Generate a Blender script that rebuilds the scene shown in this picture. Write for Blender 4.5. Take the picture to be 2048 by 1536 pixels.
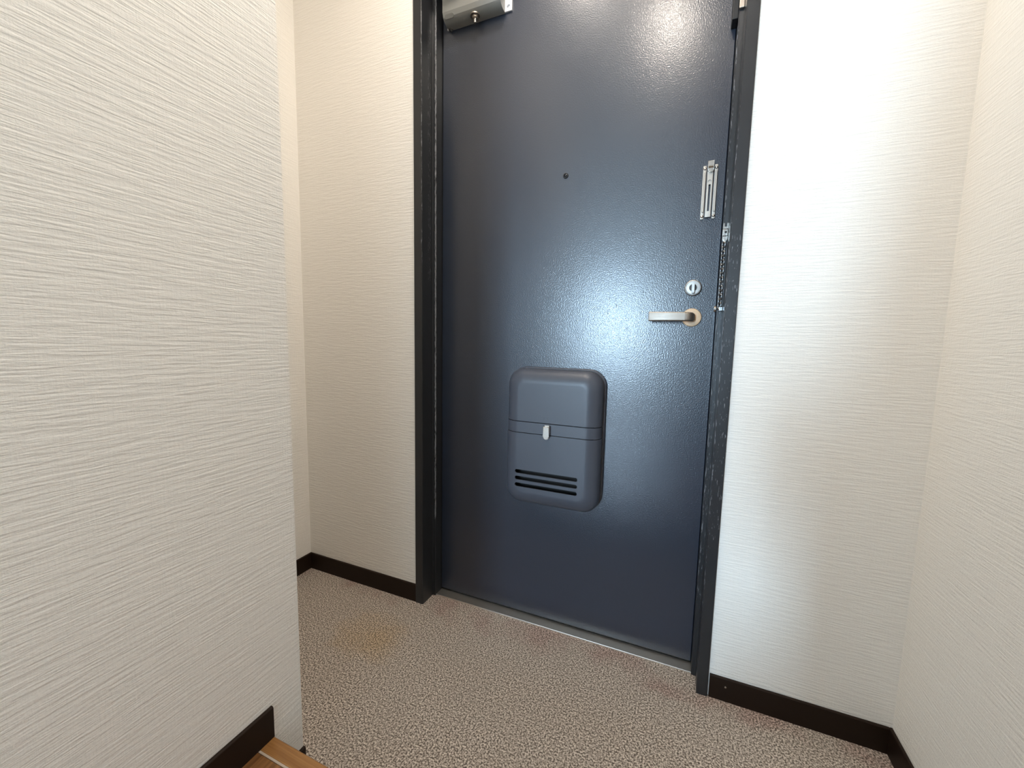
import bpy, bmesh, math, random
from mathutils import Vector, Matrix
random.seed(7)
S = bpy.context.scene
COL = S.collection
for o in list(bpy.data.objects):
    bpy.data.objects.remove(o, do_unlink=True)

# ---------------------------------------------------------------- camera
F_PX, CAM = 803.72, Vector((0.0, -1.0556, 0.8754))
YAW, PITCH, ROLL = 0.3980, -0.1038, 0.0207
fw = Vector((-math.sin(YAW)*math.cos(PITCH), math.cos(YAW)*math.cos(PITCH), math.sin(PITCH)))
rt = Vector((math.cos(YAW), math.sin(YAW), 0.0))
up = rt.cross(fw)
r2 = rt*math.cos(ROLL) + up*math.sin(ROLL)
u2 = -rt*math.sin(ROLL) + up*math.cos(ROLL)
cd = bpy.data.cameras.new('camera')
cd.sensor_width = 36.0
cd.lens = F_PX/2048*36.0
cd.clip_start = 0.01
cam = bpy.data.objects.new('camera', cd)
COL.objects.link(cam)
m = Matrix((r2, u2, -fw)).transposed().to_4x4()
m.translation = CAM
cam.matrix_world = m
S.camera = cam

# ---------------------------------------------------------------- world, light, exposure
W = bpy.data.worlds.new('world'); S.world = W
W.use_nodes = True
W.node_tree.nodes['Background'].inputs[0].default_value = (0.62, 0.78, 1.0, 1)
W.node_tree.nodes['Background'].inputs[1].default_value = 0.4
S.view_settings.view_transform = 'Standard'
S.view_settings.look = 'None'
S.view_settings.exposure = 0.18
S.view_settings.gamma = 1.0
S.view_settings.use_curve_mapping = False

WIN = (-0.98, -5.27, 1.17)              # centre of the far window's daylight
WIN_W, WIN_H = 0.38, 1.10
al = bpy.data.lights.new('window_daylight', 'AREA')
al.shape = 'RECTANGLE'; al.size = WIN_W; al.size_y = WIN_H
al.energy = 170; al.color = (0.56, 0.79, 1.0)
alo = bpy.data.objects.new('window_daylight', al); COL.objects.link(alo)
alo.location = WIN
alo.rotation_euler = (Vector((0.75, 5.3, -0.35)).to_track_quat('-Z', 'Y')).to_euler()

SKY_W, SKY_H, SKY_C = 1.30, 1.60, (-1.00, -5.29, 1.15)      # the whole window, dimmer sky behind it
sl = bpy.data.lights.new('window_sky', 'AREA')
sl.shape = 'RECTANGLE'; sl.size = SKY_W; sl.size_y = SKY_H
sl.energy = 14; sl.color = (0.56, 0.79, 1.0)
slo = bpy.data.objects.new('window_sky', sl); COL.objects.link(slo)
slo.location = SKY_C
slo.rotation_euler = (math.pi/2, 0, 0)

LAMP = (-0.135, -0.86, 2.35)
LAMP_R, LAMP_POWER, LAMP_COL = 0.05, 285.0, (1.0, 0.895, 0.775)
LAMP_B, LAMP_B_POWER = (-0.42, -0.335, 2.35), 320.0

# ---------------------------------------------------------------- helpers
def new_mat(name, col=(.5, .5, .5), rough=.5, metal=0.0, spec=.5):
    mt = bpy.data.materials.new(name); mt.use_nodes = True
    b = mt.node_tree.nodes['Principled BSDF']
    b.inputs['Base Color'].default_value = (*col, 1)
    b.inputs['Roughness'].default_value = rough
    b.inputs['Metallic'].default_value = metal
    b.inputs['Specular IOR Level'].default_value = spec
    return mt, mt.node_tree, b

def nd(nt, typ, **kw):
    n = nt.nodes.new(typ)
    for k, v in kw.items():
        if isinstance(k, str) and hasattr(n, k):
            setattr(n, k, v)
    return n

def coords(nt, scale=(1, 1, 1), rot=(0, 0, 0)):
    tc = nd(nt, 'ShaderNodeTexCoord'); mp = nd(nt, 'ShaderNodeMapping')
    mp.inputs['Scale'].default_value = scale
    mp.inputs['Rotation'].default_value = rot
    nt.links.new(tc.outputs['Object'], mp.inputs['Vector'])
    return mp.outputs['Vector']

def noise(nt, vec, scale=1.0, detail=2.0, rough=.5):
    n = nd(nt, 'ShaderNodeTexNoise')
    n.inputs['Scale'].default_value = scale
    n.inputs['Detail'].default_value = detail
    n.inputs['Roughness'].default_value = rough
    nt.links.new(vec, n.inputs['Vector'])
    return n.outputs['Fac']

def ramp(nt, fac, stops):
    r = nd(nt, 'ShaderNodeValToRGB')
    e = r.color_ramp.elements
    while len(e) < len(stops): e.new(0.5)
    for el, (p, c) in zip(e, stops):
        el.position = p
        el.color = (*c, 1) if len(c) == 3 else c
    nt.links.new(fac, r.inputs['Fac'])
    return r.outputs['Color']

def math_n(nt, op, a, b=None, clamp=False):
    n = nd(nt, 'ShaderNodeMath', operation=op); n.use_clamp = clamp
    for i, v in enumerate((a, b)):
        if v is None: continue
        if isinstance(v, (int, float)): n.inputs[i].default_value = v
        else: nt.links.new(v, n.inputs[i])
    return n.outputs[0]

def mixc(nt, fac, a, b, mode='MIX'):
    n = nd(nt, 'ShaderNodeMix'); n.data_type = 'RGBA'; n.blend_type = mode
    for sock, v in (('Factor', fac), ('A', a), ('B', b)):
        s = [i for i in n.inputs if i.name == sock and (i.type == 'RGBA' if sock != 'Factor' else i.type == 'VALUE')][0]
        if isinstance(v, (int, float)): s.default_value = v
        elif isinstance(v, tuple): s.default_value = (*v, 1)
        else: nt.links.new(v, s)
    return [o for o in n.outputs if o.type == 'RGBA'][0]

def bump(nt, b, h, strength=.5, dist=.001):
    bn = nd(nt, 'ShaderNodeBump')
    bn.inputs['Strength'].default_value = strength
    bn.inputs['Distance'].default_value = dist
    nt.links.new(h, bn.inputs['Height'])
    nt.links.new(bn.outputs['Normal'], b.inputs['Normal'])

def axis(nt, i):
    tc = nd(nt, 'ShaderNodeTexCoord'); s = nd(nt, 'ShaderNodeSeparateXYZ')
    nt.links.new(tc.outputs['Object'], s.inputs[0])
    return s.outputs[i]

def band(nt, v, a, b, soft):
    """1 between a and b, easing to 0 over soft"""
    m1 = nd(nt, 'ShaderNodeMapRange'); m1.interpolation_type = 'SMOOTHSTEP'
    m1.inputs[1].default_value = a-soft; m1.inputs[2].default_value = a
    nt.links.new(v, m1.inputs[0])
    m2 = nd(nt, 'ShaderNodeMapRange'); m2.interpolation_type = 'SMOOTHSTEP'
    m2.inputs[1].default_value = b; m2.inputs[2].default_value = b+soft
    m2.inputs[3].default_value = 1; m2.inputs[4].default_value = 0
    nt.links.new(v, m2.inputs[0])
    return math_n(nt, 'MULTIPLY', m1.outputs[0], m2.outputs[0])

def link(name, me, mat, parent=None):
    o = bpy.data.objects.new(name, me); COL.objects.link(o)
    if mat and not me.materials: me.materials.append(mat)
    if parent: o.parent = parent
    return o

def wloc(o):
    v = Vector((0, 0, 0))
    while o: v += o.location; o = o.parent
    return v

def obj(name, bm, mat, parent=None, smooth=False, origin=None):
    """links a bmesh given in world coordinates as one mesh object"""
    base = wloc(parent) if parent else Vector((0, 0, 0))
    loc = Vector(origin) - base if origin else Vector((0, 0, 0))
    bmesh.ops.translate(bm, verts=bm.verts, vec=-(base+loc))
    bmesh.ops.recalc_face_normals(bm, faces=bm.faces)
    me = bpy.data.meshes.new(name)
    bm.to_mesh(me); bm.free()
    for p in me.polygons: p.use_smooth = smooth
    o = link(name, me, mat, parent)
    o.location = loc
    return o

def sharp(o, deg=35):
    me = o.data
    for p in me.polygons: p.use_smooth = True
    bm = bmesh.new(); bm.from_mesh(me)
    for e in bm.edges:
        if len(e.link_faces) == 2 and e.calc_face_angle(0) > math.radians(deg): e.smooth = False
    bm.to_mesh(me); bm.free()
    w_ = o.modifiers.new('weighted', 'WEIGHTED_NORMAL'); w_.keep_sharp = True; w_.weight = 90
    return o

def empty(name, loc, label=None, cat=None, kind=None):
    o = bpy.data.objects.new(name, None); COL.objects.link(o)
    o.location = loc; o.empty_display_size = .02
    if label: o['label'] = label
    if cat: o['category'] = cat
    if kind: o['kind'] = kind
    return o

def struct(o, label=None, cat=None):
    o['kind'] = 'structure'
    if label: o['label'] = label
    if cat: o['category'] = cat
    return o

def box(bm, x0, x1, y0, y1, z0, z1, bev=0, seg=2):
    vs = [bm.verts.new((x, y, z)) for z in (z0, z1) for y in (y0, y1) for x in (x0, x1)]
    fs = [(0, 2, 3, 1), (4, 5, 7, 6), (0, 1, 5, 4), (2, 6, 7, 3), (0, 4, 6, 2), (1, 3, 7, 5)]
    faces = [bm.faces.new([vs[i] for i in f]) for f in fs]
    if bev:
        es = {e for f in faces for e in f.edges}
        bmesh.ops.bevel(bm, geom=list(es), offset=bev, segments=seg, affect='EDGES', profile=.5)
    return bm

def boxes(*args, bev=0, seg=2):
    bm = bmesh.new()
    for a in args: box(bm, *a, bev=bev, seg=seg)
    return bm

def cyl(bm, p, ax, r, L, n=32, r2_=None):
    """cylinder from p along axis ax (unit Vector), length L"""
    ax = Vector(ax).normalized(); p = Vector(p)
    a = ax.orthogonal().normalized(); b = ax.cross(a)
    rr = r if r2_ is None else r2_
    k0, k1 = [], []
    for i in range(n):
        t = 2*math.pi*i/n; d = a*math.cos(t)+b*math.sin(t)
        k0.append(bm.verts.new(p+d*r)); k1.append(bm.verts.new(p+ax*L+d*rr))
    for i in range(n):
        j = (i+1) % n
        bm.faces.new((k0[i], k0[j], k1[j], k1[i]))
    bm.faces.new(k0[::-1]); bm.faces.new(k1)
    return bm

def lathe(bm, p, ax, prof, n=40):
    """profile [(radius, along)] spun about ax through p; closed with caps"""
    ax = Vector(ax).normalized(); p = Vector(p)
    a = ax.orthogonal().normalized(); b = ax.cross(a)
    rings = []
    for r, h in prof:
        rings.append([bm.verts.new(p+ax*h+(a*math.cos(2*math.pi*i/n)+b*math.sin(2*math.pi*i/n))*max(r, 1e-5)) for i in range(n)])
    for k0, k1 in zip(rings, rings[1:]):
        for i in range(n):
            j = (i+1) % n
            bm.faces.new((k0[i], k0[j], k1[j], k1[i]))
    bm.faces.new(rings[0][::-1]); bm.faces.new(rings[-1])
    return bm

def prism_x(bm, prof, x0, x1):
    """(y,z) outline swept along x"""
    a = [bm.verts.new((x0, y, z)) for y, z in prof]; b = [bm.verts.new((x1, y, z)) for y, z in prof]
    n = len(prof)
    for i in range(n):
        j = (i+1) % n
        bm.faces.new((a[i], a[j], b[j], b[i]))
    bm.faces.new(a[::-1]); bm.faces.new(b)
    return bm

def prism_y(bm, prof, y0, y1):
    """(x,z) outline swept along y"""
    a = [bm.verts.new((x, y0, z)) for x, z in prof]; b = [bm.verts.new((x, y1, z)) for x, z in prof]
    n = len(prof)
    for i in range(n):
        j = (i+1) % n
        bm.faces.new((a[i], a[j], b[j], b[i]))
    bm.faces.new(a[::-1]); bm.faces.new(b)
    return bm

def rrect(x0, x1, z0, z1, r, n=8):
    pts = []
    for cx, cz, t0 in ((x1-r, z1-r, 0), (x0+r, z1-r, 90), (x0+r, z0+r, 180), (x1-r, z0+r, 270)):
        for i in range(n+1):
            t = math.radians(t0+90*i/n)
            pts.append((cx+r*math.cos(t), cz+r*math.sin(t)))
    return pts

def sweep(bm, path, sections):
    """section = list of (u,v) around path point; path = list of (pos, U, V)"""
    rings = []
    for (p, U, V), sec in zip(path, sections):
        rings.append([bm.verts.new(Vector(p)+Vector(U)*a+Vector(V)*b) for a, b in sec])
    n = len(rings[0])
    for k0, k1 in zip(rings, rings[1:]):
        for i in range(n):
            j = (i+1) % n
            bm.faces.new((k0[i], k0[j], k1[j], k1[i]))
    bm.faces.new(rings[0][::-1]); bm.faces.new(rings[-1])
    return bm

def cut(o, cutters):
    """boolean difference, applied"""
    for c in cutters:
        md = o.modifiers.new('cut', 'BOOLEAN'); md.object = c; md.operation = 'DIFFERENCE'; md.solver = 'EXACT'
    bpy.context.view_layer.update()
    ev = o.evaluated_get(bpy.context.evaluated_depsgraph_get())
    me = bpy.data.meshes.new_from_object(ev)
    o.modifiers.clear()
    old = o.data; o.data = me
    bpy.data.meshes.remove(old)
    for c in cutters: bpy.data.objects.remove(c, do_unlink=True)
    return o

# ---------------------------------------------------------------- materials
def wallpaper(name, col, k=1.0):
    mt, nt, b = new_mat(name, col, .75, 0, .25)
    tc = nd(nt, 'ShaderNodeTexCoord')
    def st(sx, sz, seed):
        mp = nd(nt, 'ShaderNodeMapping'); mp.inputs['Scale'].default_value = (sx, sx, sz)
        mp.inputs['Location'].default_value = (seed, seed*1.7, seed*.3)
        nt.links.new(tc.outputs['Object'], mp.inputs['Vector']); return mp.outputs['Vector']
    h1 = noise(nt, st(19, 245, 3.1), 1, 2.5, .6)         # long level threads
    h2 = noise(nt, st(300, 20, 8.4), 1, 2, .55)         # upright threads
    h3 = noise(nt, st(300, 420, 1.7), 1, 2.5, .65)         # paper grain
    s1 = math_n(nt, 'MULTIPLY', ramp(nt, h1, [(.36, (0, 0, 0)), (.64, (1, 1, 1))]), 1.0)
    s2 = math_n(nt, 'MULTIPLY', ramp(nt, h2, [(.40, (0, 0, 0)), (.70, (1, 1, 1))]), .22)
    s3 = math_n(nt, 'MULTIPLY', h3, .95)
    h = math_n(nt, 'ADD', math_n(nt, 'ADD', s1, s2), s3)
    bump(nt, b, h, .42*k, .0011)
    return mt

M_WALL = wallpaper('wallpaper', (.88, .852, .802))
M_BLOCKER, _, _ = new_mat('blocker_brown', (.16, .10, .06), .6)  # dark brown so the added blocker bounces little light
M_CEIL, _, _ = new_mat('ceiling_paper', (.90, .89, .86), .8)

def speckled():
    mt, nt, b = new_mat('speckled_vinyl', (.4, .35, .3), .55, 0, .35)
    v = coords(nt)
    a = noise(nt, v, 270, 1.5, .6)
    c = ramp(nt, a, [(.36, (.075, .058, .045)), (.46, (.27, .222, .182)), (.54, (.49, .42, .36)), (.64, (.76, .68, .59))])
    big = noise(nt, v, 9, 3, .6)
    c = mixc(nt, math_n(nt, 'MULTIPLY', ramp(nt, big, [(.35, (0, 0, 0)), (.75, (1, 1, 1))]), .25), c, (.30, .255, .215), 'MIX')
    x, y = axis(nt, 0), axis(nt, 1)
    wob = math_n(nt, 'MULTIPLY', math_n(nt, 'SUBTRACT', noise(nt, v, 14, 3, .6), .5), .12)
    # yellow stain in the corner by the near wall
    dx = math_n(nt, 'DIVIDE', math_n(nt, 'SUBTRACT', x, -.80), 1.5); dy = math_n(nt, 'SUBTRACT', y, -.19)
    d = math_n(nt, 'ADD', math_n(nt, 'SQRT', math_n(nt, 'ADD', math_n(nt, 'MULTIPLY', dx, dx), math_n(nt, 'MULTIPLY', dy, dy))), wob)
    st = ramp(nt, d, [(.02, (1, 1, 1)), (.10, (0, 0, 0))])
    c = mixc(nt, math_n(nt, 'MULTIPLY', st, .55), c, (1.0, .80, .48), 'MULTIPLY')
    # reddish grime along the threshold
    g = math_n(nt, 'MULTIPLY', band(nt, math_n(nt, 'ADD', y, wob), -.015, .06, .05), ramp(nt, noise(nt, v, 7, 2), [(.42, (0, 0, 0)), (.62, (1, 1, 1))]))
    c = mixc(nt, math_n(nt, 'MULTIPLY', g, .5), c, (.78, .56, .56), 'MULTIPLY')
    nt.links.new(c, b.inputs['Base Color'])
    bump(nt, b, a, .25, .0008)
    return mt
M_FLOOR = speckled()

def paint(name, col, rough, chips=None, peel=.12):
    mt, nt, b = new_mat(name, col, rough, 0, .5)
    v = coords(nt)
    h = noise(nt, v, 420, 1, .5)
    bump(nt, b, h, peel, .0006)
    rr = math_n(nt, 'ADD', math_n(nt, 'MULTIPLY', noise(nt, v, 12, 3, .6), .10), rough-.05)
    nt.links.new(rr, b.inputs['Roughness'])
    if chips:
        vs = coords(nt, (520, 520, 55))
        n1 = noise(nt, vs, 1, 3, .65)
        z = axis(nt, 2); x = axis(nt, 0)
        fac = None
        y = axis(nt, 1)
        for (z0, z1, soft, xa, xb, ya, yb, thr) in chips:
            k = band(nt, z, z0, z1, soft)
            k = math_n(nt, 'MULTIPLY', k, band(nt, x, xa, xb, .002))
            k = math_n(nt, 'MULTIPLY', k, band(nt, y, ya, yb, .001))
            k = math_n(nt, 'MULTIPLY', k, .14)
            e = math_n(nt, 'GREATER_THAN', math_n(nt, 'ADD', n1, k), thr)
            e = math_n(nt, 'MULTIPLY', e, math_n(nt, 'GREATER_THAN', k, .02))
            fac = e if fac is None else math_n(nt, 'MAXIMUM', fac, e)
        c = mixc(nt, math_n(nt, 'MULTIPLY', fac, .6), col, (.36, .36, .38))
        nt.links.new(c, b.inputs['Base Color'])
    return mt

def door_paint():
    col = (.015, .021, .036)
    mt, nt, b = new_mat('door_paint', col, .4, 0, .60)
    v = coords(nt)
    h = noise(nt, v, 320, 1.5, .55)
    bump(nt, b, h, .43, .0008)
    nt.links.new(b.inputs['Normal'].links[0].from_socket, b.inputs['Coat Normal'])
    # scuffs: duller patches of worn paint near the handle
    b.inputs['Coat Weight'].default_value = .42
    b.inputs['Coat Roughness'].default_value = .16
    s = ramp(nt, noise(nt, coords(nt, (30, 30, 16)), 1, 5, .7), [(.52, (0, 0, 0)), (.66, (1, 1, 1))])
    rr = math_n(nt, 'ADD', math_n(nt, 'MULTIPLY', s, .02), math_n(nt, 'ADD', math_n(nt, 'MULTIPLY', noise(nt, v, 5, 2), .05), .325))
    # a few scratches rubbed into the gloss left of the handle (coordinates from the door's foot)
    sc = math_n(nt, 'GREATER_THAN', noise(nt, coords(nt, (150, 150, 38), (0, math.radians(-14), 0)), 1, 3, .6), .665)
    sc = math_n(nt, 'MULTIPLY', sc, math_n(nt, 'MULTIPLY', band(nt, axis(nt, 0), .12, .27, .04), band(nt, axis(nt, 2), .86, 1.04, .05)))
    rr = math_n(nt, 'ADD', rr, math_n(nt, 'MULTIPLY', sc, .22))
    cw = math_n(nt, 'SUBTRACT', .60, math_n(nt, 'MULTIPLY', sc, .45))
    nt.links.new(cw, b.inputs['Coat Weight'])
    nt.links.new(rr, b.inputs['Roughness'])
    return mt
M_DOOR = door_paint()
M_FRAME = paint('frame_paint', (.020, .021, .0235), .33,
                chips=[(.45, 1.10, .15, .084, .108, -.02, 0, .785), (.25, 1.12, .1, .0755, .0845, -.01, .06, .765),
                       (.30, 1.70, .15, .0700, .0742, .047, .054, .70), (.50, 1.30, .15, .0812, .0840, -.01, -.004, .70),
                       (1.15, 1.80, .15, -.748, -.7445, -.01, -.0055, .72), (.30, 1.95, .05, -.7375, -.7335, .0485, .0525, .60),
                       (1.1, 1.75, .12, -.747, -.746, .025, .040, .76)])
M_BASE, _nt, _b = new_mat('vinyl_baseboard', (.017, .009, .0055), .5, 0, .18)
def brushed(name, col, rough, sc=(60, 60, 900), k=.12, spec=.5):
    mt, nt, b = new_mat(name, col, rough, 1.0, spec)
    n = noise(nt, coords(nt, sc), 1, 2)
    nt.links.new(math_n(nt, 'ADD', math_n(nt, 'MULTIPLY', n, k), rough-k/2), b.inputs['Roughness'])
    return mt
M_STEEL = brushed('satin_steel', (.40, .355, .31), .42)
M_SILL = brushed('threshold_steel', (.70, .65, .58), .36, (20, 700, 700))
M_SILL.node_tree.nodes['Principled BSDF'].inputs['Metallic'].default_value = .95
M_CHROME = brushed('chrome', (.54, .51, .47), .24)
M_CHAIN = brushed('chain_steel', (.30, .30, .305), .28)
M_ROSE, _, _ = new_mat('rose_beige', (.66, .47, .30), .42, 0)
M_LEVER = brushed('lever_steel', (.40, .355, .31), .52, (30, 300, 300))
M_SATIN = brushed('satin_disc', (.38, .365, .35), .46)
M_RECESS, _, _ = new_mat('dark_recess', (.05, .045, .04), .5)
M_BOX = paint('mail_box_plastic', (.058, .064, .082), .40, peel=.10)
M_BLACK, _, _ = new_mat('matt_black', (.006, .006, .007), .6)
M_CLOSER = paint('closer_enamel', (.21, .212, .20), .42, peel=.03)
M_CLPLATE, _, _ = new_mat('closer_plate', (.78, .78, .80), .35, .6)

def wood(name, base, dark, sc):
    mt, nt, b = new_mat(name, base, .28, 0, .5)
    g = noise(nt, coords(nt, sc), 1, 5, .62)
    big = noise(nt, coords(nt, tuple(s*.22 for s in sc)), 1, 2)
    c = ramp(nt, math_n(nt, 'ADD', math_n(nt, 'MULTIPLY', g, .7), math_n(nt, 'MULTIPLY', big, .3)), [(.36, dark), (.62, base)])
    nt.links.new(c, b.inputs['Base Color'])
    return mt
M_NOSE = wood('nosing_wood', (.33, .155, .050), (.21, .088, .024), (6, 260, 260))
M_PLANK = wood('plank_wood', (.30, .135, .048), (.105, .042, .013), (190, 5, 190))
M_WHITE, _, _ = new_mat('white_trim', (.78, .76, .72), .5)
M_GROOVE, _, _ = new_mat('groove_filler', (.45, .36, .28), .4)

# ---------------------------------------------------------------- the room
XL, XR, FL, FR = -1.2646, 0.4682, -0.7759, 0.1084
XN, YN, YS, ZS = -0.6543, -0.5402, -0.6040, 0.1453
CEIL = 2.35
YB = -5.20                                       # far end of the flat, with its window
DY = 0.087                                       # face of the door
HEAD = 1.985

struct(obj('floor', boxes((XL-.1, XR+.1, YS-.02, .20, -.05, 0.0)), M_FLOOR),
       'speckled beige and brown vinyl floor of the entrance', 'floor')
struct(obj('wall_back', boxes((XL-.1, FL+.02, 0, .15, 0, CEIL), (FR-.02, XR+.1, 0, .15, 0, CEIL), (FL+.02, FR-.02, 0, .15, HEAD+.02, CEIL)), M_WALL),
       'cream wallpapered wall around the dark entrance door', 'wall')
struct(obj('wall_left', boxes((XL-.1, XL, YN-.1, 0, 0, CEIL)), M_WALL),
       'narrow cream wall strip of the recess left of the door', 'wall')
bm = boxes((-2.4, XN, -1.25, YN, 0, CEIL))
es = [e for e in bm.edges if all(abs(v.co.x-XN) < 1e-4 and abs(v.co.y-YN) < 1e-4 for v in e.verts)]
bmesh.ops.bevel(bm, geom=es, offset=.003, segments=3, affect='EDGES')
struct(sharp(obj('wall_near', bm, M_WALL)), 'large cream textured wall filling the left of the picture', 'wall')
struct(obj('wall_right', boxes((XR, XR+.1, YB-.1, 0, 0, CEIL)), M_WALL),
       'cream textured side wall at the right edge', 'wall')
struct(obj('ceiling', boxes((-2.5, XR+.1, YB-.1, .15, CEIL, CEIL+.1)), M_CEIL), 'plain white ceiling of the hall', 'ceiling')
struct(obj('wall_side', boxes((-2.5, -2.4, YB-.1, -1.25, 0, CEIL)), M_WALL), 'cream wall of the room behind the hall', 'wall')
wx0, wx1, wz0, wz1 = SKY_C[0]-SKY_W/2-.02, SKY_C[0]+SKY_W/2+.02, SKY_C[2]-SKY_H/2-.02, SKY_C[2]+SKY_H/2+.02
struct(obj('wall_front', boxes((-2.5, wx0, YB-.1, YB, 0, CEIL), (wx1, XR+.1, YB-.1, YB, 0, CEIL),
                               (wx0, wx1, YB-.1, YB, 0, wz0), (wx0, wx1, YB-.1, YB, wz1, CEIL)), M_WALL),
       'cream end wall with the window behind the camera', 'wall')
w1 = empty('window_1', (WIN[0], YB-.02, wz0), 'white framed window at the far end of the flat', 'window', 'structure')
obj('window_frame', boxes((wx0, wx0+.018, YB-.05, YB+.01, wz0, wz1), (wx1-.018, wx1, YB-.05, YB+.01, wz0, wz1),
                          (wx0, wx1, YB-.05, YB+.01, wz0, wz0+.018), (wx0, wx1, YB-.05, YB+.01, wz1-.018, wz1)), M_WHITE, w1)
mg = bpy.data.materials.new('window_glass'); mg.use_nodes = True
nt = mg.node_tree; nt.nodes.clear()
t_ = nd(nt, 'ShaderNodeBsdfTransparent'); g_ = nd(nt, 'ShaderNodeBsdfGlossy'); g_.inputs['Roughness'].default_value = .02
mx = nd(nt, 'ShaderNodeMixShader'); mx.inputs[0].default_value = .06; ou = nd(nt, 'ShaderNodeOutputMaterial')
nt.links.new(t_.outputs[0], mx.inputs[1]); nt.links.new(g_.outputs[0], mx.inputs[2]); nt.links.new(mx.outputs[0], ou.inputs[0])
obj('window_pane', boxes((wx0+.018, wx1-.018, YB-.028, YB-.024, wz0+.018, wz1-.018)), mg, w1)
# added blocker behind the camera, outlined so its shadow falls on the right
KY = -1.42
def shade(X, z):
    t = -KY/(-WIN[1]); return X+(WIN[0]-X)*t, z+(WIN[2]-z)*t
xt, _ = shade(.405, 1.6); xa, _ = shade(.315, .9); xb, za = shade(.165, .80); xc, zb = shade(.25, .50); xd, zc = shade(.10, .13)
bm = bmesh.new()
prism_y(bm, [(XR, ZS), (XR, CEIL), (xt, CEIL), (xt, 1.55), (xa, za+.06), (xb+.05, za), (xb, za-.04), (xb-.02, zb+.05), (xb, zb+.01), (xc, zb-.02), (xc, zc), (xd, zc), (xd, ZS)], KY-.04, KY)
struct(obj('shade_blocker', bm, M_BLOCKER), 'added unseen brown blocker behind the camera, cut to shade the right side', 'wall')

# raised hall floor: nosing, planks
hf = empty('floor_hall', (0, YS, 0), 'raised hall floor of orange brown wood planks behind a nosing', 'floor', 'structure')
obj('floor_base', boxes((-2.4, XR, YB, YS-.012, 0, ZS-.014)), M_NOSE, hf)
bm = bmesh.new()
box(bm, XN, XR, YS-.028, YS, ZS-.045, ZS, bev=.0025, seg=3)
sharp(obj('nosing', bm, M_NOSE, hf))
obj('riser', boxes((XN, XR, YS-.012, YS-.004, 0, ZS-.045)), M_BASE, hf)
obj('groove_strip', boxes((XN, XR, YS-.0315, YS-.028, ZS-.012, ZS-.0006)), M_GROOVE, hf)
pw = .0748; x = XN
plank_me = None; k = 0
while x < XR-.01:
    x1 = min(x+pw, XR)
    bm = boxes((x+.0004, x1-.0004, -3.2 if k % 2 else -2.6, YS-.0318, ZS-.014, ZS), bev=.0012, seg=1)
    obj('plank', bm, M_PLANK, hf); x = x1; k += 1
obj('plank_field', boxes((-2.4, XR, YB, -3.2, ZS-.014, ZS), (-2.4, XN, -3.2, -1.25, ZS-.014, ZS), (XN, XR, -3.2, -2.6, ZS-.0142, ZS-.0002)), M_PLANK, hf)

# ---------------------------------------------------------------- baseboards
BH, BT = .060, .006
def bprof(z0=0.0, h=BH, t=BT, r=.003):
    p = [(0, z0), (0, z0+h)]
    for i in range(5):
        a = math.radians(90-22.5*i); p.append((t-r+r*math.cos(a), z0+h-r+r*math.sin(a)))
    return p+[(t, z0)]
def base_x(name, x0, x1, y, z0=0.0, label=None):           # on a wall facing -y
    bm = bmesh.new(); prism_x(bm, [(y-a, b) for a, b in bprof(z0)], x0, x1)
    return struct(sharp(obj(name, bm, M_BASE)), label, 'baseboard')
def base_y(name, y0, y1, x, sgn, z0=0.0, label=None):      # on a wall facing sgn*x
    bm = bmesh.new(); prism_y(bm, [(x+sgn*a, b) for a, b in bprof(z0)], y0, y1)
    return struct(sharp(obj(name, bm, M_BASE)), label, 'baseboard')
base_x('baseboard_back_left', XL+BT, FL, 0, label='dark brown vinyl baseboard between the left corner and the door frame')
br = base_x('baseboard_back_right', FR+.003, XR-BT, 0, label='dark brown vinyl baseboard right of the door frame')
bm = bmesh.new(); lathe(bm, (.147, -BT, .0385), (0, -1, 0), [(.0026, 0), (.0022, .0009), (.0006, .0014)], 12)
nl = obj('nail_head', bm, M_CHROME, br)
base_y('baseboard_left', YN, 0, XL, 1, label='short dark baseboard in the recess left of the door')
base_y('baseboard_right', YB, 0, XR, -1, label='dark brown baseboard running along the right wall')
base_y('baseboard_near', YS+.001, YN-.001, XN, 1, label='stub of dark baseboard below the raised floor at the near wall')
base_y('baseboard_hall', -1.25, YS-.0005, XN, 1, ZS, label='dark brown baseboard above the wood floor on the near wall')

# ---------------------------------------------------------------- door frame
FY = -.008
frame = empty('trim_1', (0, 0, 0), 'dark charcoal steel door frame with chipped paint', 'door frame', 'structure')
def jamb(outer, inner, step, name):
    """hollow-metal profile: face, reveal, rabbet stop"""
    s = 1 if inner > outer else -1
    pts = [(outer, FY), (inner, FY), (inner, .050), (step, .050), (step, .1285), (step+.012*s, .1285), (step+.012*s, .150), (outer, .150)]
    bm = bmesh.new()
    a = [bm.verts.new((px, py, 0)) for px, py in pts]; b = [bm.verts.new((px, py, HEAD-.03)) for px, py in pts]
    n = len(pts)
    for i in range(n):
        j = (i+1) % n; bm.faces.new((a[i], a[j], b[j], b[i]))
    bm.faces.new(a[::-1]); bm.faces.new(b)
    bmesh.ops.remove_doubles(bm, verts=bm.verts, dist=1e-6)
    es = [e for e in bm.edges if abs(e.verts[0].co.z-e.verts[1].co.z) > .5 and e.verts[0].co.y < .06]
    bmesh.ops.bevel(bm, geom=es, offset=.0016, segments=3, affect='EDGES')
    return sharp(obj(name, bm, M_FRAME, frame))
jl = jamb(FL, -.7465, -.7350, 'jamb')
jr = jamb(FR, .0830, .0725, 'jamb')
bm = bmesh.new()
box(bm, FL, FR, FY, .05, HEAD-.03, HEAD, bev=.0015)
box(bm, -.7465, .083, .05, .15, HEAD-.033, HEAD)
box(bm, -.7465, .083, .1285, .15, HEAD-.045, HEAD-.033)
obj('frame_head', bm, M_FRAME, frame)
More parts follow.
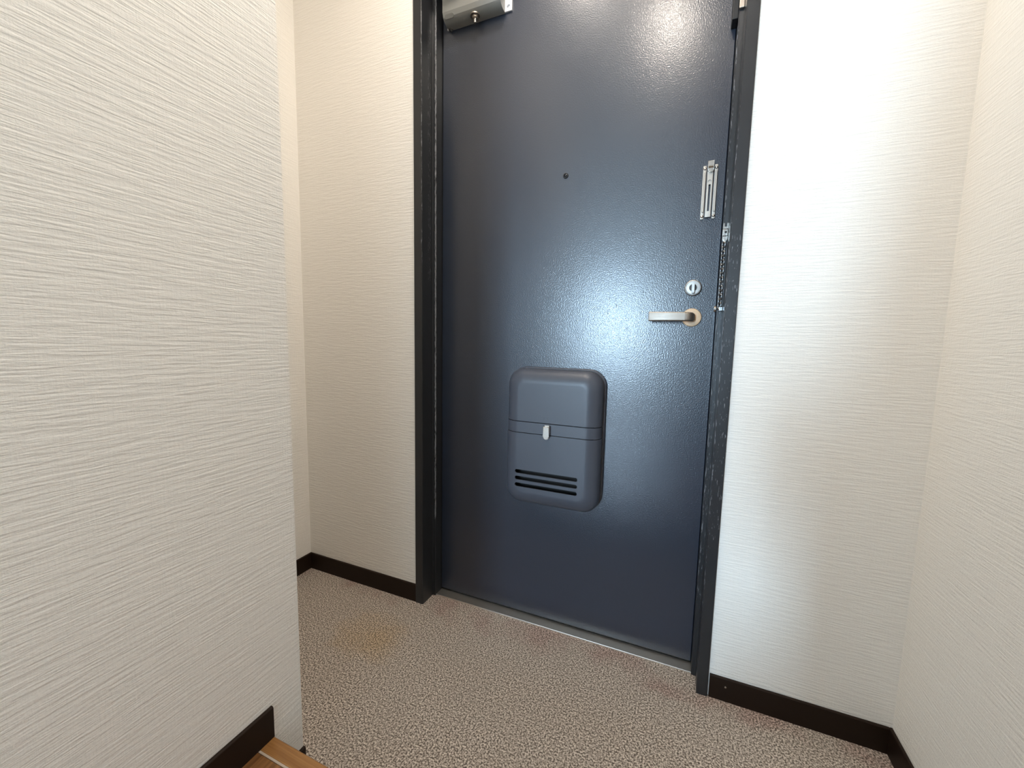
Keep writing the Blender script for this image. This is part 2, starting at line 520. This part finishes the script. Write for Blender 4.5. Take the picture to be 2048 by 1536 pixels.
# stainless threshold: flat tread with a rolled front lip
bm = bmesh.new()
prism_x(bm, [(.0525, 0), (.0525, .0035), (.0532, .0045), (.0545, .0046), (.0565, .0036), (.088, .0040), (.15, .0040), (.15, 0)], -.7345, .0722)
sharp(obj('threshold', bm, M_SILL, frame), 25)

# ---------------------------------------------------------------- door leaf with its fittings
door = empty('door_1', (-.33, DY, .009), 'dark charcoal painted steel entrance door with lever handle', 'door', 'structure')
bm = boxes((-.7340, .0716, DY, DY+.04, .009, HEAD-.034), bev=.0018, seg=3)
sharp(obj('door_leaf', bm, M_DOOR, door))

# peephole
bm = bmesh.new(); lathe(bm, (-.330, DY, 1.342), (0, -1, 0), [(.0075, 0), (.0075, .002), (.0062, .003), (.0048, .003), (.0045, .0008), (.0001, .0005)], 28)
ph = sharp(obj('peephole', bm, M_BLACK, door)); ph['label'] = 'small black peephole lens'
bm = bmesh.new(); lathe(bm, (-.330, DY-.0006, 1.342), (0, -1, 0), [(.004, 0), (.0036, .001), (.0022, .0018), (.0002, .0021)], 24)
ml, _, _ = new_mat('peephole_lens', (.004, .005, .008), .12); obj('lens', bm, ml, ph, True)

# lever handle
HX, HZ = .0166, .9475
hd = empty('handle', (HX+.33, 0, HZ-.009), None); hd.parent = door; hd['label'] = 'satin metal lever handle on round beige rose'
bm = bmesh.new(); lathe(bm, (HX, DY, HZ), (0, -1, 0), [(.0232, 0), (.0232, .004), (.0222, .0058), (.0200, .0066), (.0110, .0070)], 56)
ro = sharp(obj('rose', bm, M_ROSE, hd)); ro['label'] = 'round beige rose plate'
path, secs = [], []
def lsec(w, h, r, n=5):
    return rrect(-w/2, w/2, -h/2, h/2, min(r, w/2-.0002, h/2-.0002), n)
# neck leaves the rose, bends left, runs along the door
pts = [((HX, DY-.005), 90), ((HX, DY-.024), 90)]
R_ = .017
for i in range(1, 9):
    t = math.radians(90*i/8)
    pts.append(((HX-R_+R_*math.cos(t), DY-.024-R_*math.sin(t)), 90+90*i/8))
for u, dy in ((-.020, -.0418), (-.038, -.0432), (-.060, -.0438), (-.082, -.0428), (-.1045, -.0400), (-.1060, -.0398)):
    pts.append(((HX+u+.004, DY+dy), 180))
L = len(pts)
for i, ((px, py), a) in enumerate(pts):
    a0 = math.radians(a)
    T = Vector((math.cos(a0), -math.sin(a0), 0)) if False else Vector((math.cos(a0), -abs(math.sin(a0)), 0))
    N = Vector((T.y, -T.x, 0))
    w, h = (.015, .0205) if i < 2 else (.0115, .0225+.0014*min(1, max(0, (i-10)/4)))
    if i == L-1: w, h = w*.80, h*.92
    path.append(((px, py, HZ+.0012*max(0, i-9)/6), N, (0, 0, 1))); secs.append(lsec(w, h, .0065 if i < 10 else .0035))
bm = bmesh.new(); sweep(bm, path, secs)
lv = sharp(obj('lever', bm, M_LEVER, hd), 50); lv['label'] = 'satin metal lever bar pointing left'

# thumb-turn lock
CX, CZ = .0155, 1.022
lk = empty('lock', (CX+.33, 0, CZ-.009)); lk.parent = door; lk['label'] = 'round silver lock with upright thumb turn'
bm = bmesh.new(); lathe(bm, (CX, DY, CZ), (0, -1, 0), [(.0202, 0), (.0202, .006), (.0192, .0082), (.0172, .0090), (.0168, .0084), (.0160, .0084), (.0156, .0094), (.0092, .0098), (.0090, .0070), (.0001, .0070)], 56)
sharp(obj('lock_rose', bm, M_SATIN, lk), 30)
bm = bmesh.new(); lathe(bm, (CX, DY-.0066, CZ), (0, -1, 0), [(.0089, 0), (.0088, .0012), (.0001, .0012)], 32)
sharp(obj('lock_core', bm, M_RECESS, lk), 30)
bm = bmesh.new()
prism_y(bm, rrect(CX-.0032, CX+.0032, CZ-.0150, CZ+.0105, .0031, 6), DY-.024, DY-.007)
bmesh.ops.bevel(bm, geom=[e for e in bm.edges if all(v.co.y < DY-.0235 for v in e.verts)], offset=.0012, segments=2, affect='EDGES')
sharp(obj('thumb_turn', bm, M_SATIN, lk), 40)

# ---------------------------------------------------------------- door guard rail (slotted chain track)
def gx(a): return a
gt = empty('chain_track', (.0378, DY, 1.190), 'silver slotted chain track screwed to the door above the lock', 'chain track')
for (x0, x1, za_, zb_) in ((.0208, .0290, 1.1895, 1.3170), (.0465, .0545, 1.1895, 1.3175)):
    bm = boxes((x0, x1, DY-.0032, DY, za_, zb_), bev=.0012, seg=2)
    rl = sharp(obj('side_rail', bm, M_STEEL, gt))
    xm = (x0+x1)/2
    obj('rail_rib', boxes((xm-.0016, xm+.0030, DY-.0062, DY-.003, za_+.016, zb_-.016), bev=.0010, seg=2), M_STEEL, rl)
    for zz in (za_+.0065, zb_-.0075):
        bm = bmesh.new(); lathe(bm, (xm, DY-.003, zz), (0, -1, 0), [(.0034, 0), (.0032, .0010), (.0020, .0018), (.0001, .0021)], 20)
        sharp(obj('screw', bm, M_CHROME, rl), 50)
bm = bmesh.new(); box(bm, .0308, .0440, DY-.0085, DY, 1.1925, 1.3130, bev=.0010, seg=2)
tr = obj('slot_rail', bm, M_STEEL, gt)
bm = bmesh.new(); prism_y(bm, rrect(.0351, .0398, 1.2065, 1.2700, .0008, 3), DY-.05, DY+.02)
c1 = obj('cutter', bm, None)
bm = bmesh.new(); cyl(bm, (.0374, DY-.05, 1.2760), (0, 1, 0), .0046, .0440, 24)
c2 = obj('cutter', bm, None)
bpy.context.view_layer.update()
for c in (c1, c2): c.location = c.location - Vector((.0378, DY, 1.190)); 
gt_loc = gt.location.copy(); gt.location = (0, 0, 0); bpy.context.view_layer.update()
cut(tr, [c1, c2]); gt.location = gt_loc
sharp(tr, 30)
bm = bmesh.new(); lathe(bm, (.0374, DY-.0030, 1.2760), (0, -1, 0), [(.0040, 0), (.0036, .0016), (.0001, .0022)], 20)
sharp(obj('screw', bm, M_STEEL, gt), 50)
pr = [(.0306, 1.3240), (.0306, 1.3065)]
for i in range(9):
    a = math.radians(180+180*i/8); pr.append((.0375+.0069*math.cos(a), 1.3035+.0069*math.sin(a)))
pr += [(.0444, 1.3065), (.0444, 1.3245)]
bm = bmesh.new(); prism_y(bm, pr, DY-.0135, DY-.002)
bmesh.ops.bevel(bm, geom=[e for e in bm.edges if all(v.co.y < DY-.013 for v in e.verts)], offset=.0014, segments=2, affect='EDGES')
nb = sharp(obj('end_knob', bm, M_CHROME, gt), 40)
bm = bmesh.new(); prism_x(bm, [(DY-.0165, 1.3090), (DY-.0130, 1.3125), (DY-.0130, 1.3060)], .0325, .0430)
obj('thumb_ridge', bm, M_CHROME, nb)

# ---------------------------------------------------------------- door chain on the jamb
JY = .050                                    # face of the rabbet step
ch = empty('door_chain', (.0775, JY, .960), 'steel door chain hanging on the right jamb beside the lock', 'door chain')
bm = bmesh.new()
prism_y(bm, [(.0715, 1.1525), (.0825, 1.1525), (.0825, 1.1650), (.0800, 1.1650), (.0800, 1.1570), (.0748, 1.1570), (.0748, 1.1650), (.0715, 1.1650)], JY-.007, JY)
sharp(obj('fork', bm, M_CHROME, ch))
bm = boxes((.0712, .0824, JY-.0085, JY, 1.1360, 1.1510), bev=.0008, seg=2)
hb = sharp(obj('holder_block', bm, M_CHROME, ch))
bm = bmesh.new(); lathe(bm, (.0778, JY-.0083, 1.1440), (0, -1, 0), [(.0026, 0), (.0024, .0008), (.0012, .0011)], 18)
obj('screw', bm, M_BLACK, hb)
bm = bmesh.new()
prism_y(bm, [(.0712, 1.1350), (.0822, 1.1350), (.0818, 1.1270), (.0772, 1.1205), (.0756, 1.1205), (.0712, 1.1270)], JY-.0090, JY-.0015)
bmesh.ops.bevel(bm, geom=[e for e in bm.edges if all(v.co.y < JY-.0085 for v in e.verts)], offset=.0018, segments=2, affect='EDGES')
sharp(obj('chain_pin', bm, M_CHROME, ch), 40)
def link_mesh(L_, w_, r_, n=14, k=7):
    bm = bmesh.new(); cpts = []
    hl = L_/2-w_/2
    for i in range(n):
        t = 2*math.pi*i/n
        cpts.append(Vector(((w_/2-r_)*math.cos(t), 0, (w_/2-r_)*math.sin(t)+(hl if math.sin(t) > 1e-6 else -hl if math.sin(t) < -1e-6 else 0))))
    rings = []
    for i in range(n):
        T = (cpts[(i+1) % n]-cpts[i-1]).normalized(); N = T.cross(Vector((0, 1, 0)))
        rings.append([bm.verts.new(cpts[i]+N*(r_*math.cos(2*math.pi*j/k))+Vector((0, 1, 0))*(r_*math.sin(2*math.pi*j/k))) for j in range(k)])
    for i in range(n):
        for j in range(k):
            bm.faces.new((rings[i][j], rings[(i+1) % n][j], rings[(i+1) % n][(j+1) % k], rings[i][(j+1) % k]))
    bmesh.ops.recalc_face_normals(bm, faces=bm.faces)
    me = bpy.data.meshes.new('link'); bm.to_mesh(me); bm.free()
    for p in me.polygons: p.use_smooth = True
    me.materials.append(M_CHAIN)
    return me
lm = link_mesh(.0158, .0116, .0016)
top_, bot_ = Vector((.0752, JY-.0095, 1.1150)), Vector((.0756, JY-.0095, .9735))
n_l = 15
for i in range(n_l):
    t = i/(n_l-1)
    o = bpy.data.objects.new('link', lm); COL.objects.link(o); o.parent = ch
    o.location = top_.lerp(bot_, t)-ch.location
    o.rotation_euler = (0, .03, math.radians(45 if i % 2 else -45))
# lower clip that keeps the chain end
bm = bmesh.new(); cyl(bm, (.0640, JY-.010, .9650), (1, 0, 0), .0072, .0042, 24)
bmesh.ops.bevel(bm, geom=[e for e in bm.edges if len(e.link_faces) == 2 and e.calc_face_angle(0) > 1], offset=.0008, segments=2, affect='EDGES')
sharp(obj('end_button', bm, M_STEEL, ch), 40)
bm = bmesh.new(); cyl(bm, (.0700, JY-.010, .9650), (1, 0, 0), .0026, .0125, 16)
obj('end_pin', bm, M_CHAIN, ch, True)
bm = boxes((.0745, .0825, JY-.0135, JY, .9600, .9700), bev=.0010, seg=2)
sharp(obj('clip', bm, M_CHAIN, ch))

# strike plate at the top of the right jamb
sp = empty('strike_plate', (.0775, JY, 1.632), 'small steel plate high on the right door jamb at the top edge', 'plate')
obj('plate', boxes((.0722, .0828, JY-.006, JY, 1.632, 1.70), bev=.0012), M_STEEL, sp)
obj('dark_strip', boxes((.0600, .0722, JY+.004, DY-.0005, 1.618, 1.70), bev=.0015), M_BLACK, sp)  # black block filling the dark strip left of the plate

# ---------------------------------------------------------------- mail box
MX0, MX1, MZ0, MZ1 = -.4745, -.1935, .393, .8005
mb = empty('mail_box', (-.334, DY, MZ0), 'dark grey plastic mail box with vent slots on the lower door', 'mail box')
def ring(bm, inset, y, n=9, r=.048):
    return [bm.verts.new((x_, y, z_)) for x_, z_ in rrect(MX0+inset, MX1-inset, MZ0+inset, MZ1-inset, max(r-inset*.72, .012), n)]
def bridge(bm, a, b):
    n = len(a)
    for i in range(n):
        j = (i+1) % n; bm.faces.new((a[i], a[j], b[j], b[i]))
def cover_bm():
    bm = bmesh.new(); YF, D_, I_ = .0225, .036, .043
    outer = [ring(bm, .0012, DY-.0125), ring(bm, .0004, DY-.026), ring(bm, 0, YF+D_)]
    for i in range(1, 9):
        t = math.radians(90*i/8)
        outer.append(ring(bm, I_*(1-math.cos(t)), YF+D_*(1-math.sin(t))))
    for a, b in zip(outer, outer[1:]): bridge(bm, a, b)
    bm.faces.new(outer[-1])
    # inner skin, 3 mm inside
    inner = [ring(bm, .0045, DY-.0125), ring(bm, .0034, YF+D_)]
    for i in (3, 5, 8):
        t = math.radians(90*i/8)
        inner.append(ring(bm, .0032+I_*(1-math.cos(t)), YF+.003+D_*(1-math.sin(t))))
    for a, b in zip(inner, inner[1:]): bridge(bm, b, a)
    bm.faces.new(inner[-1][::-1]); bridge(bm, inner[0], outer[0])
    return bm
def slab(lo, hi, grow=0.0):
    bm = cover_bm()
    for z, nrm in ((lo, (0, 0, -1)), (hi, (0, 0, 1))):
        if z is None: continue
        g = bm.verts[:]+bm.edges[:]+bm.faces[:]
        r = bmesh.ops.bisect_plane(bm, geom=g, plane_co=(0, 0, z), plane_no=nrm, clear_outer=True, dist=1e-6)
        ed = [e for e in r['geom_cut'] if isinstance(e, bmesh.types.BMEdge)]
        bmesh.ops.holes_fill(bm, edges=ed, sides=0)
        bmesh.ops.triangulate(bm, faces=[f for f in bm.faces if len(f.verts) > 40])
    if grow:
        cx_, = (-.334,)
        for v in bm.verts:
            v.co.x = cx_+(v.co.x-cx_)*(1+grow); v.co.y -= grow*.14*((DY-v.co.y)/.065)
    return bm
lid = sharp(obj('lid', slab(.6470, None), M_BOX, mb), 28); lid['label'] = 'upper hinged half of the mail box'
bandp = sharp(obj('band', slab(.6135, .6448), M_BOX, mb), 28)
bm = slab(None, .6118, .011)
low = obj('lower_cover', bm, M_BOX, mb)
cut_objs = []
for zc_ in (.4955, .4755, .4550):
    b2 = bmesh.new(); prism_y(b2, rrect(-.4375, -.2490, zc_-.0058, zc_+.0058, .0057, 6), -.02, .045)
    co = obj('cutter', b2, None); co.location = -mb.location; cut_objs.append(co)
keep = mb.location.copy(); mb.location = (0, 0, 0); bpy.context.view_layer.update()
cut(low, cut_objs); mb.location = keep
sharp(low, 28); low['label'] = 'lower half with three vent slots'
bm = bmesh.new()
rings = [[bm.verts.new((x_, y, z_)) for x_, z_ in rrect(MX0-.0035+i, MX1+.0045-i, MZ0-.002+i, MZ1+.003-i, .050, 9)] for i, y in ((0, DY), (0, DY-.009), (.0015, DY-.0112), (.004, DY-.0122))]
for a, b in zip(rings, rings[1:]): bridge(bm, a, b)
bm.faces.new(rings[0][::-1]); bm.faces.new(rings[-1])
sharp(obj('back_plate', bm, M_BOX, mb), 35)
# black block inside the box, painted as the shade behind the slots
obj('shade_core', boxes((-.455, -.215, DY-.030, DY-.0124, .42, .78)), M_BLACK, mb)
# chrome latch
pr = [(-.3500, .6400), (-.3500, .6125)]
for i in range(1, 9):
    a = math.radians(180+180*i/9); pr.append((-.3410+.0090*math.cos(a), .6125+.0090*math.sin(a)*1.1))
pr += [(-.3320, .6125), (-.3320, .6400)]
bm = bmesh.new(); prism_y(bm, pr, .0085, .0180)
bmesh.ops.bevel(bm, geom=[e for e in bm.edges if all(v.co.y < .009 for v in e.verts)], offset=.0018, segments=3, affect='EDGES')
la = sharp(obj('latch', bm, M_CHROME, mb), 40); la['label'] = 'small chrome turn latch'
obj('latch_base', boxes((-.3480, -.3340, .0170, .0240, .6140, .6425), bev=.001), M_STEEL, la)
# two tiny moulded marks above the seam
for dx in (-.006, .004):
    bm = boxes((-.348+dx, -.3455+dx, .0217, .0228, .6600, .6635), bev=.0005)
    obj('moulded_mark', bm, M_BOX, lid)

# ---------------------------------------------------------------- door closer
dc = empty('door_closer', (-.617, DY, 1.811), 'grey door closer body with mounting plate at the top left of door', 'door closer')
prof = [(DY-.003, 1.8105)]
for i in range(7):
    t = math.radians(10*i)
    prof.append((.0740-.0290*math.sin(t), 1.8340-.0230*math.cos(t)))
prof += [(.0445, 1.8345), (.0440, 1.8720), (.0470, 1.8760), (DY-.003, 1.8760)]
bm = bmesh.new(); prism_x(bm, prof, -.7090, -.5240)
body = sharp(obj('body', bm, M_CLOSER, dc), 17)
bm = bmesh.new(); lathe(bm, (-.6100, .0640, 1.8150), (0, 0, -1), [(.0150, 0), (.0150, .0030), (.0125, .0040), (.0092, .0042), (.0090, .0085), (.0075, .0098), (.0001, .0098)], 26)
sharp(obj('valve_nut', bm, M_STEEL, body), 35)
bm = bmesh.new(); lathe(bm, (-.6100, .0640, 1.8080), (0, 0, -1), [(.0050, 0), (.0050, .0130), (.0042, .0142), (.0022, .0142), (.0020, .0110), (.0001, .0110)], 18)
sharp(obj('valve_screw', bm, M_CHROME, body), 35)
bm = bmesh.new(); lathe(bm, (-.7020, .0800, 1.8135), (0, 0, -1), [(.0058, 0), (.0058, .0050), (.0030, .0062), (.0001, .0062)], 18)
sharp(obj('end_screw', bm, M_CHROME, body), 35)
# raised oblong pad on the rounded corner at the left end
bm = bmesh.new(); prism_y(bm, rrect(-.0150, .0150, -.0055, .0055, .0050, 6), -.0010, .0030)
tt = math.radians(62)
pc = Vector((-.6880, .0740-.0290*math.sin(tt), 1.8340-.0230*math.cos(tt)))
bmesh.ops.rotate(bm, verts=bm.verts, cent=(0, 0, 0), matrix=Matrix.Rotation(math.radians(32), 3, 'X'))
bmesh.ops.translate(bm, verts=bm.verts, vec=pc)
sharp(obj('corner_pad', bm, M_CLOSER, body), 40)
# plate behind, with screw holes on the end that sticks out
bm = boxes((-.7150, -.5020, DY-.0055, DY, 1.8120, 1.8760), bev=.0006, seg=1)
plt = obj('mounting_plate', bm, M_CLPLATE, dc)
cs = []
for zz in (1.8250, 1.8440):
    b2 = bmesh.new(); cyl(b2, (-.5130, DY-.03, zz), (0, 1, 0), .0046, .0290, 24)
    co = obj('cutter', b2, None); co.location = -dc.location; cs.append(co)
keep = dc.location.copy(); dc.location = (0, 0, 0); bpy.context.view_layer.update()
cut(plt, cs); dc.location = keep
# arm pivot and folded arm to the frame head
bm = bmesh.new(); lathe(bm, (-.6700, .0640, 1.8760), (0, 0, 1), [(.0130, 0), (.0130, .010), (.0090, .013), (.0001, .013)], 26)
pv = sharp(obj('pivot', bm, M_CLOSER, dc), 35)
bm = boxes((-.6760, -.4700, .0500, .0720, 1.8850, 1.8910), bev=.0015)
obj('arm', bm, M_CLOSER, dc)
bm = bmesh.new()
sweep(bm, [((-.475, .061, 1.8945), (0, 1, 0), (0, 0, 1)), ((-.62, -.02, 1.9445), (.5, .86, 0), (0, 0, 1)), ((-.66, -.020, 1.9540), (.5, .86, 0), (0, 0, 1))], [lsec(.020, .005, .001)]*3)
obj('forearm', bm, M_CLOSER, dc)
bm = boxes((-.690, -.630, -.035, -.0082, 1.948, 1.972), bev=.0015)
obj('shoe', bm, M_CLOSER, dc)

# ---------------------------------------------------------------- ceiling lamp above the entrance
def ceiling_lamp(P, power, label):
    lp = empty('ceiling_lamp', (P[0], P[1], CEIL), label, 'lamp')
    bm = bmesh.new(); lathe(bm, (P[0], P[1], CEIL), (0, 0, -1), [(LAMP_R+.02, 0), (LAMP_R+.02, .010), (LAMP_R+.010, .016), (LAMP_R, .016), (LAMP_R, .004), (.001, .004)], 48)
    sharp(obj('lamp_ring', bm, M_WHITE, lp), 35)
    bm = bmesh.new(); cyl(bm, (P[0], P[1], CEIL-.006), (0, 0, -1), LAMP_R-.001, .008, 40)
    me_, nt, b = new_mat('lamp_diffuser', (.9, .88, .84), .5)
    b.inputs['Emission Color'].default_value = (*LAMP_COL, 1)
    b.inputs['Emission Strength'].default_value = power
    obj('lamp_diffuser', bm, me_, lp)
ceiling_lamp(LAMP, LAMP_POWER, 'round ceiling lamp over the hall step, above the picture')
ceiling_lamp(LAMP_B, LAMP_B_POWER, 'round ceiling lamp close to the entrance door, above the picture')
